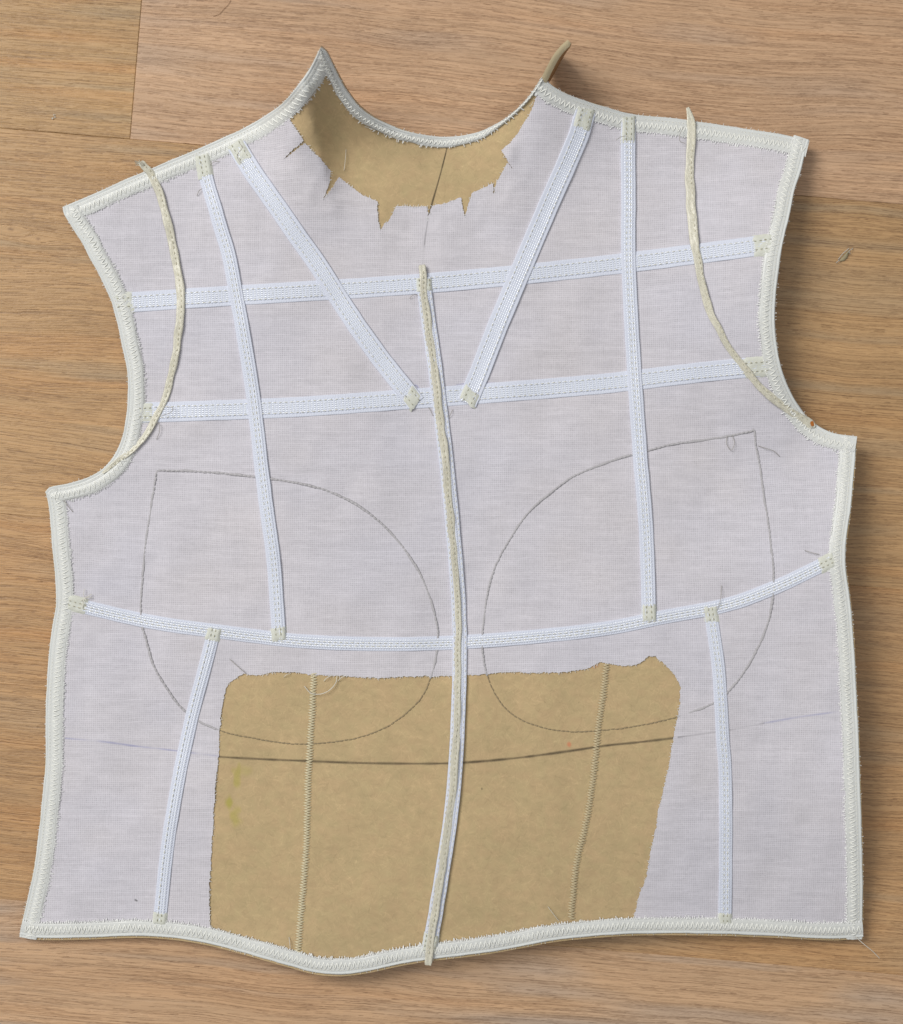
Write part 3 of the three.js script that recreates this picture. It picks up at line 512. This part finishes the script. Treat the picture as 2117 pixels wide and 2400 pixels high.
{
  const wide = { rods: 6, gap: 8.2, zone: 0.62, lines: [-12.5, 12.5] }, slim = { rods: 4, gap: 8.4, zone: 0.60 };
  let p = [[276, 711], [320, 708], [519, 695], [719, 683], [940, 669], [1160, 650], [1379, 627], [1600, 600], [1812, 572]], l = len(p);
  boning('upper boning tape running across the chest', p, { ...wide, seed: 41, w: 47, z: 0.35, caps: [[-3, 38, 2, 0.6], [l - 46, l, 2, -0.4]] });
  p = [[326, 968], [379, 966], [559, 960], [719, 953], [900, 940], [1139, 922], [1419, 899], [1597, 878], [1736, 863], [1806, 857]]; l = len(p);
  boning('lower boning tape running across the bust', p, { ...wide, seed: 42, w: 47, z: 0.35, caps: [[-2, 34, 1, 0.5], [l - 62, l, 2, 0]] });
  p = [[556, 342], [590, 399], [645, 477], [699, 556], [734, 604], [832, 757], [898, 848], [976, 945]]; l = len(p);
  boning('diagonal boning tape from the left shoulder to the centre', p, { ...wide, seed: 43, w: 45, z: 1.0, gap: 8.0, caps: [[-8, 42, 0, 0.5], [l - 33, l + 1, 1, 2.2]] });
  p = [[1372, 260], [1355, 319], [1296, 458], [1236, 600], [1169, 760], [1113, 903], [1094, 945]]; l = len(p);
  boning('diagonal boning tape from the right shoulder to the centre', p, { ...wide, seed: 44, w: 48, z: 1.0, gap: 6.0, cover: 0.86, caps: [[-4, 44, 0, 0.3], [l - 34, l, 1, -1.6]] });
  p = [[476, 372], [485, 419], [505, 488], [526, 559], [538, 602], [560, 720], [593, 919], [612, 1079], [627, 1199], [643, 1320], [655, 1497]]; l = len(p);
  boning('long upright boning tape on the left', p, { ...slim, seed: 45, w: 33, z: 1.0, gap: 5.6, cover: 0.8, rods: 4, lines: [-4, 4], capLines: [-5.5, 6], caps: [[-8, 46, 3, 0.6], [l - 28, l + 3, 2.5, 0.5]] });
  p = [[1473, 280], [1472, 339], [1473, 470], [1473, 600], [1480, 760], [1490, 919], [1501, 1079], [1511, 1199], [1516, 1280], [1520, 1400], [1522, 1455]]; l = len(p);
  boning('long upright boning tape on the right', p, { ...slim, seed: 46, w: 34, z: 1.0, gap: 6.6, cover: 0.66, rods: 4, lines: [-4, 4], capLines: [-5.5, 6], caps: [[-6, 56, 1, 0.3], [l - 38, l + 1, 1.5, 0.2]] });
  p = [[164, 1411], [220, 1427], [359, 1458], [499, 1478], [600, 1491], [700, 1502], [860, 1509], [1039, 1507], [1219, 1495], [1419, 1473], [1557, 1446], [1716, 1414], [1836, 1368], [1952, 1312]]; l = len(p);
  boning('curved boning tape along the waist', p, { ...slim, seed: 47, w: 33, z: 0.35, zone: 0.68, gap: 6.2, cover: 0.34, lines: [-2, 5], capLines: [-4, 6], caps: [[-4, 42, 3, 0.2], [l - 34, l + 4, 2.5, -0.6]] });
  p = [[504, 1474], [497, 1503], [480, 1568], [461, 1639], [443, 1715], [425, 1799], [410, 1880], [397, 1960], [385, 2060], [375, 2162]]; l = len(p);
  boning('short slanted boning tape at the lower left', p, { ...slim, seed: 48, w: 31, z: 0.6, gap: 6.0, cover: 0.55, rods: 3, lines: [5], capLines: [-4, 5], caps: [[-2, 28, 3, 0.3], [l - 24, l + 2, 2, 0]] });
  p = [[1665, 1424], [1669, 1456], [1683, 1560], [1689, 1640], [1693, 1719], [1699, 1799], [1701, 1960], [1700, 2060], [1699, 2163]]; l = len(p);
  boning('short upright boning tape at the lower right', p, { ...slim, seed: 49, w: 31, z: 0.6, gap: 6.0, cover: 0.7, rods: 4, lines: [-4, 4], capLines: [-4, 5], caps: [[-2, 34, 2, -0.5], [l - 24, l + 2, 2, 0]] });
  p = [[994, 650], [996, 688], [1013, 810], [1032, 959], [1046, 1080], [1058, 1199], [1070, 1340], [1078, 1480], [1077, 1599], [1073, 1700], [1068, 1799], [1057, 1910], [1044, 2000], [1028, 2100], [1011, 2199], [1006, 2226]]; l = len(p);
  boning('centre front boning tape from the chest to the hem', p, { ...slim, seed: 50, w: 34, z: 1.15, gap: 5.5, cover: 0.8, rods: 3, zone: 0.5, lines: [-13, 13], capLines: [-12, 12], caps: [[2, 34, 3, 0], [l - 40, l + 2, 2, 0]] });
}

// ------------------------------------------------------------------ ivory satin ribbons stitched along the armholes and down the centre
function ribbon(label, pts, o) {
  const R = rng(o.seed), rows = track(pts, 5), f = sampler(rows), n = rows.length;
  const A = new Acc().loft(rows, (k, nn, s) => {
    const t = k / (nn - 1), e = Math.min(1, (o.blunt ?? 0.35) + Math.min(t * (o.tip0 ?? 60), (1 - t) * (o.tip1 ?? 60))), w = (typeof o.w === 'function' ? o.w(t) : o.w) * e * (1 + 0.10 * NZ(s / 26, o.seed)) / 2, tw = 0.55 * NZ(s / 55, o.seed + 4), z = o.z + 0.35 * NZ2(s / 40, o.seed), j = 1.2 * NZ2(s / 33, o.seed + 9);
    const q = (c, e) => 0.22 * NZ(s / 13 + c * 7, c + o.seed) + 0.16 * NZ2(s / 5.5, e + o.seed); return [[-w + j, z - 0.6], [-w + j + 0.3, z + tw], [-w * 0.7 + j, z + 0.22 + tw * 0.8 + q(1, 2)], [-w * 0.35 + j, z + 0.12 + tw * 0.4 + q(2, 5)], [-w * 0.05 + j, z + 0.02 + q(3, 8)], [w * 0.3 + j, z + 0.24 - tw * 0.4 + q(4, 1)], [w * 0.7 + j, z + 0.26 - tw * 0.8 + q(5, 4)], [w * 0.95 + j, z - tw], [w + j, z - 0.6]];
  });
  const b = part(o.name ?? 'satin_ribbon', A.geo(), o.mat ?? M.ivory, bodice, label), Q = new Acc(), v = o.line ?? -1.5;
  for (let s = 14; s < f.length - 20; s += 11.5 + R() * 2) { const p = f(s), q = f(s + 7), d = v + 1.6 * NZ2(s / 30, 60 + o.seed); Q.stitch(p[0] + p[2] * d, p[1] + p[3] * d, q[0] + q[2] * d, q[1] + q[3] * d, o.z + 0.36, 0.00024, 0.2); }
  part('stitching', Q.geo(), new THREE.MeshStandardMaterial({ color: C(217, 211, 186), roughness: 0.6 }), b);
  return b;
}
ribbon('ivory ribbon curving from the left shoulder to the armhole', [[331, 380], [340, 392], [350, 401], [361, 420], [375, 451], [387, 499], [399, 539], [409, 591], [418, 640], [424, 690], [423, 740], [416, 808], [403, 879], [385, 939], [368, 975], [349, 1013], [327, 1040], [299, 1064], [272, 1084], [242, 1109]], { seed: 61, z: 1.7, w: (t) => 17 + 3 * Math.sin(t * 5) - (t > 0.9 ? (t - 0.9) * 70 : 0), tip1: 14, blunt: 0.75 });
const ribR = ribbon('ivory ribbon curving from the right shoulder to the armhole', [[1610, 254], [1615, 270], [1619, 290], [1620, 319], [1616, 379], [1617, 439], [1621, 499], [1627, 559], [1633, 597], [1645, 660], [1661, 720], [1685, 772], [1712, 820], [1740, 856], [1768, 892], [1808, 931], [1848, 961], [1888, 988], [1908, 1001]], { seed: 62, z: 1.7, w: (t) => 19 + 2 * Math.sin(t * 7), tip0: 16, line: -4 });
ribbon('ivory ribbon over the centre front boning', [[990, 622], [993, 645], [994, 690], [1002, 750], [1010, 806], [1021, 880], [1030, 959], [1044, 1080], [1055, 1199], [1064, 1290], [1071, 1380], [1075, 1480], [1074, 1599], [1071, 1700], [1066, 1799], [1055, 1910], [1042, 2000], [1025, 2105], [1010, 2199], [1004, 2258]], { seed: 63, z: 2.5, w: (t) => 17 + 1.5 * Math.sin(t * 9), mat: M.cord, line: 0.5, blunt: 0.85 });
{ // ribbon ends: fibres, and a rust spot
  const A = new Acc(), R = rng(3);
  for (let k = 0; k < 16; k++) { const x = 333 + R() * 7, y = 384 + R() * 8; A.tube([0, 0.5, 1].map((t) => S(x - 12 * t * (0.6 + R()), y - 8 * t * (0.3 + R()), 2.0 + R() * 0.6)), 0.00016, 4); }
  part('frayed_edge', A.geo(), M.ivory, bodice).userData.kind = 'stuff';
  const B = new Acc(); let c = B.v(S(1901, 993, 2.7)); const ring = []; for (let k = 0; k < 10; k++) { const a = k / 10 * 6.283, r = 4.5 + R() * 2.5; ring.push(B.v(S(1901 + r * 0.8 * Math.cos(a), 993 + r * 1.3 * Math.sin(a), 2.45))); } for (let k = 0; k < 10; k++) B.f(c, ring[(k + 1) % 10], ring[k]);
  part('rust_stain', B.geo(), M.rust, ribR);
}

// ------------------------------------------------------------------ neck tab on the right that stands on its edge
{
  const line = track([[1263, 192], [1270, 180], [1280, 160], [1296, 131], [1313, 109], [1331, 93]], 4), n = line.length, A = new Acc(), B = new Acc(), T = new Acc(); let pa = null, pb = null, pt = null;
  line.forEach((r, k) => {
    const t = k / (n - 1), h = lerp(23, 52, Math.pow(t, 0.9)), w = lerp(16.5, 15, t) * (t > 0.94 ? 1 - (t - 0.94) * 4 : 1), drop = lerp(8, 40, Math.sin(Math.PI * Math.min(1, t * 0.6 + 0.05))) * (1 - 0.6 * smooth(0.7, 1, t));
    const P = (v, dh, e = 0) => at(r[0] + r[2] * v + e, r[1] + r[3] * v + e, h + dh), j = 0.25 * NZ(k / 2.5, 5);
    const ct = [P(0, -0.5), P(w * 0.22, 0.35 + j), P(w * 0.6, 0.4 - j), P(w, -0.3)].map((p) => A.v(p, p[0], p[2])), cb = [P(w, -0.3), P(w + 6 * Math.sin(Math.PI * Math.min(1, 0.2 + 0.7 * t)), -drop * 0.5), P(w + 8 * Math.sin(Math.PI * Math.min(1, 0.15 + 0.8 * t)), -drop)].map((p) => B.v(p, p[0], p[1])), cl = [P(3, -drop), P(0, -0.5)].map((p) => T.v(p, p[0], p[1]));
    if (k) for (const [Q, a0, a1] of [[A, pa, ct], [B, pb, cb], [T, pt, cl]]) for (let q = 0; q + 1 < a1.length; q++) { Q.f(a0[q], a0[q + 1], a1[q]); Q.f(a1[q], a0[q + 1], a1[q + 1]); }
    pa = ct; pb = cb; pt = cl;
  });
  const tab = part('neck_tab', A.geo(), M.feltEdge, bodice, 'felt neck tab standing on edge at the right shoulder');
  part('tab_back', B.geo(), M.feltBack, tab); part('tab_face', T.geo(), M.satin, tab);
}

// ------------------------------------------------------------------ stitched lines: zigzag darts on the felt, grey cup outlines
function dart(label, pts, seed, mat = M.feltStitch) {
  const R = rng(seed), f = sampler(track(pts, 6)), P = [], p = 6.4; let k = 0;
  for (let s = 0; s < f.length - p; s += p / 2, k++) { const a = k & 1 ? 8.5 : -8.5, j = (R() - 0.5) * 2.5; for (let t = 0; t < 4; t++) { const u = t / 4, r = f(s + u * p / 2), v = lerp(a, -a, u) + j; P.push(S(r[0] + r[2] * v, r[1] + r[3] * v, lerp(0.12, 0.75, Math.sin(Math.PI * u)))); } }
  part('dart_stitch', new Acc().tube(P, 0.00036, 6, 0.5).geo(), mat, bodice, label);
}
dart('zigzag dart stitching on the left of the felt', [[736, 1578], [734, 1620], [731, 1679], [726, 1759], [722, 1840], [719, 1960], [711, 2079], [704, 2159], [698, 2236]], 71);
dart('zigzag dart stitching on the right of the felt', [[1421, 1556], [1416, 1610], [1409, 1659], [1401, 1719], [1394, 1791], [1388, 1840], [1375, 1920], [1360, 1985], [1351, 2020], [1343, 2100], [1338, 2158]], 72, new THREE.MeshStandardMaterial({ color: C(198, 182, 146), roughness: 0.6 }));
function cup(label, pieces, seed) {
  const R = rng(seed), A = new Acc(), B = new Acc();
  for (const pts of pieces) { const f = sampler(track(pts, 5)); let run = []; const flush = () => { if (run.length > 2) A.tube(run, (t) => 0.00064 + 0.00030 * NZ2(t * 60, seed), 6, 0.35); run = []; };
    for (let s = 0; s <= f.length; s += 4) { const r = f(s), w = 0.9 * NZ(s / 16, seed + 3); if (overFelt(r[0], r[1])) flush(); else run.push(S(r[0] + r[2] * w, r[1] + r[3] * w, 0.56 + 0.05 * NZ2(s / 40, 4))); } flush();
    for (let s = 0; s < f.length - 10; s += 9.5 + R() * 2) { const a = f(s), b = f(s + 11.5 + R() * 2), felt = overFelt(a[0], a[1]), d = (R() - 0.5) * 1.6, e = (R() - 0.5) * 1.6, z = 0.52 + 0.2 * NZ(s / 60, seed); (felt ? B : A).stitch(a[0] + a[2] * d, a[1] + a[3] * d, b[0] + b[2] * e, b[1] + b[3] * e, felt ? 0.1 : z, (felt ? 0.00034 : 0.00060) + 0.0001 * R(), 0.16); } }
  part('cup_outline', A.geo(), M.grey, bodice, label); part('cup_outline', B.geo(), M.greyFelt, bodice, label.replace('cup outline', 'cup outline crossing the felt'));
}
cup('grey stitched cup outline on the left', [
  [[363, 1139], [369, 1103], [372, 1102]], [[369, 1103], [439, 1104], [519, 1109], [599, 1118], [660, 1126], [700, 1133], [760, 1148], [820, 1174], [860, 1199], [900, 1232], [940, 1276], [980, 1336], [1003, 1388], [1019, 1440], [1027, 1488], [1023, 1531], [1011, 1583], [988, 1635], [948, 1675], [900, 1707], [840, 1729], [780, 1739], [700, 1744], [640, 1738], [599, 1731], [539, 1719], [511, 1710], [467, 1690], [423, 1655], [391, 1611], [363, 1563], [347, 1511], [335, 1467], [331, 1420], [335, 1360], [339, 1300], [347, 1240], [353, 1200], [357, 1175], [363, 1139]]], 81);
cup('grey stitched cup outline on the right', [
  [[1768, 1009], [1704, 1023], [1637, 1033], [1569, 1043], [1517, 1057], [1449, 1075], [1397, 1094], [1339, 1120], [1285, 1160], [1241, 1199], [1195, 1264], [1163, 1324], [1143, 1392], [1135, 1448], [1131, 1500], [1133, 1543], [1143, 1587], [1163, 1631], [1191, 1667], [1231, 1691], [1279, 1707], [1339, 1715], [1419, 1711], [1497, 1701], [1577, 1683], [1637, 1663], [1673, 1647], [1704, 1623], [1744, 1575], [1776, 1519], [1800, 1460], [1812, 1400], [1814, 1352], [1808, 1280], [1800, 1220], [1790, 1159], [1782, 1099], [1772, 1047], [1768, 1009]]], 82);

// ------------------------------------------------------------------ loose threads
function loose(pts, mat, r, z) { const rows = track(pts, 3), n = rows.length; part('loose_thread', new Acc().tube(rows.map((p, k) => S(p[0], p[1], z + 1.2 * Math.sin(Math.PI * k / (n - 1)))), r, 4).geo(), mat, bodice); }
for (const [m, r, z, ...p] of [
  [M.hair, 0.00020, 1.0, [478, 442], [470, 448], [463, 460]], [M.hair, 0.00018, 1.0, [490, 392], [503, 382], [516, 379]], [M.hair, 0.00018, 4.0, [566, 340], [574, 350], [562, 372], [570, 388]],
  [M.hair, 0.00018, 1.0, [364, 985], [375, 995], [376, 1012], [368, 1030]], [M.hair, 0.00018, 3.4, [383, 975], [405, 968], [410, 958], [398, 955]], [M.hair, 0.00020, 1.0, [150, 1172], [160, 1184], [172, 1200]],
  [M.hair, 0.00018, 1.0, [1704, 1023], [1702, 1040], [1712, 1056], [1720, 1040], [1716, 1020]], [M.hair, 0.00018, 1.0, [1776, 1045], [1795, 1052], [1812, 1058], [1826, 1070]], [M.hair, 0.00018, 3.0, [1601, 300], [1591, 320], [1592, 336], [1604, 340]],
  [M.hair, 0.00018, 3.0, [1441, 332], [1452, 325], [1468, 322]], [M.hair, 0.00017, 1.0, [960, 700], [970, 692], [985, 696]], [M.hair, 0.00016, 1.0, [1005, 955], [1012, 968], [1015, 975]], [M.hair, 0.00017, 1.0, [1062, 960], [1056, 972], [1053, 980]],
  [M.hair, 0.00017, 1.2, [1680, 1432], [1688, 1405], [1691, 1372]], [M.hair, 0.00017, 1.2, [1885, 1290], [1900, 1296], [1920, 1300]], [M.hair, 0.00018, 1.2, [540, 1545], [558, 1560], [578, 1578]],
  [M.white, 0.00022, 1.6, [196, 1424], [200, 1405], [217, 1392]], [M.white, 0.00022, 1.6, [192, 1408], [204, 1400], [218, 1400]], [M.white, 0.00020, 1.2, [200, 1380], [199, 1394], [204, 1404]],
  [M.white, 0.00024, 0.8, [791, 1582], [788, 1600], [772, 1618], [752, 1626], [730, 1624], [714, 1608]], [M.white, 0.00022, 0.6, [812, 1583], [800, 1588], [793, 1596]], [M.white, 0.00022, 0.6, [778, 1583], [768, 1588], [760, 1596]], [M.white, 0.00018, 0.4, [682, 1578], [672, 1581], [666, 1587]],
  [M.white, 0.00020, 0.4, [678, 2196], [681, 2212], [681, 2228]], [M.white, 0.00018, 0.3, [1284, 2124], [1298, 2142], [1310, 2158]], [M.white, 0.00022, 1.6, [2003, 2192], [2020, 2206], [2042, 2224], [2060, 2243]],
  [M.white, 0.00018, 0.4, [855, 296], [900, 308], [930, 322], [965, 326]], [M.white, 0.00015, 0.3, [806, 400], [808, 375], [811, 350]], [M.white, 0.00016, 0.6, [1240, 250], [1247, 246], [1250, 238]],
]) loose(p, m, r, z);

// ------------------------------------------------------------------ bits lying on the floor
{
  const R = rng(9), s = thing('fabric_scrap', 'tiny grey-green scrap of fabric lying on the bare floor right of the armhole', 'scrap'), A = new Acc();
  const up = [[1967, 612], [1973, 603], [1980, 595], [1987, 589], [1990, 586]], dn = [[1969, 613], [1979, 611], [1986, 604], [1989, 595], [1991, 587]];
  const rows = up.map((p, i) => [p, [(p[0] + dn[i][0]) / 2, (p[1] + dn[i][1]) / 2], dn[i]]); let prev = null;
  rows.forEach((r, i) => { const hs = [0.4, 1.6 * Math.sin(Math.PI * (i + 0.5) / 5), 0.3], cur = r.map((p, j) => A.v(at(p[0], p[1], hs[j] + 0.2), p[0] * K, p[1] * K)); if (prev) for (let j = 0; j < 2; j++) { A.f(prev[j], prev[j + 1], cur[j]); A.f(cur[j], prev[j + 1], cur[j + 1]); } prev = cur; });
  part('cloth', A.geo(), new THREE.MeshStandardMaterial({ color: C(156, 144, 114), roughness: 0.9 }), s);
  const F = new Acc(); for (const [a, b, c] of [[[1965, 608], [1975, 595], [1990, 582]], [[1990, 588], [1994, 586], [1999, 582]], [[1969, 609], [1965, 612], [1960, 616]], [[1986, 592], [1991, 590], [1993, 595]]]) F.tube([a, b, c].map((p, i) => at(p[0], p[1], 0.5 + (i === 1 ? 1.6 : 0))), 0.00025, 4);
  part('fibres', F.geo(), new THREE.MeshStandardMaterial({ color: C(186, 184, 176), roughness: 0.8 }), s);
  const lint = thing('lint_fleck', 'pale lint fleck on the floor above the left shoulder corner', 'lint'), L = new Acc();
  for (let k = 0; k < 7; k++) { const x = 126 + (R() - 0.5) * 8, y = 273 + (R() - 0.5) * 6, a = R() * 6; L.tube([0, 0.5, 1].map((t) => at(x + Math.cos(a + t) * 5 * t, y + Math.sin(a + t) * 4 * t, 0.3 + 0.5 * R())), 0.00018, 4); }
  part('fibres', L.geo(), M.white, lint);
  const hair = thing('hair_strand', 'thin dark hair strand lying on the floor at the top edge', 'hair'), q = track([[541, 0], [536, 10], [526, 20], [514, 33], [500, 38]], 3);
  part('strand', new Acc().tube(q.map((p) => at(p[0], p[1], 0.35)), 0.00011, 4).geo(), new THREE.MeshStandardMaterial({ color: C(140, 104, 72), roughness: 0.5 }), hair);
}
camera.far = 20; camera.updateProjectionMatrix();
scene.traverse((o) => { if (o.isMesh) { o.material.side = THREE.DoubleSide; } });
renderer.render(scene, camera);
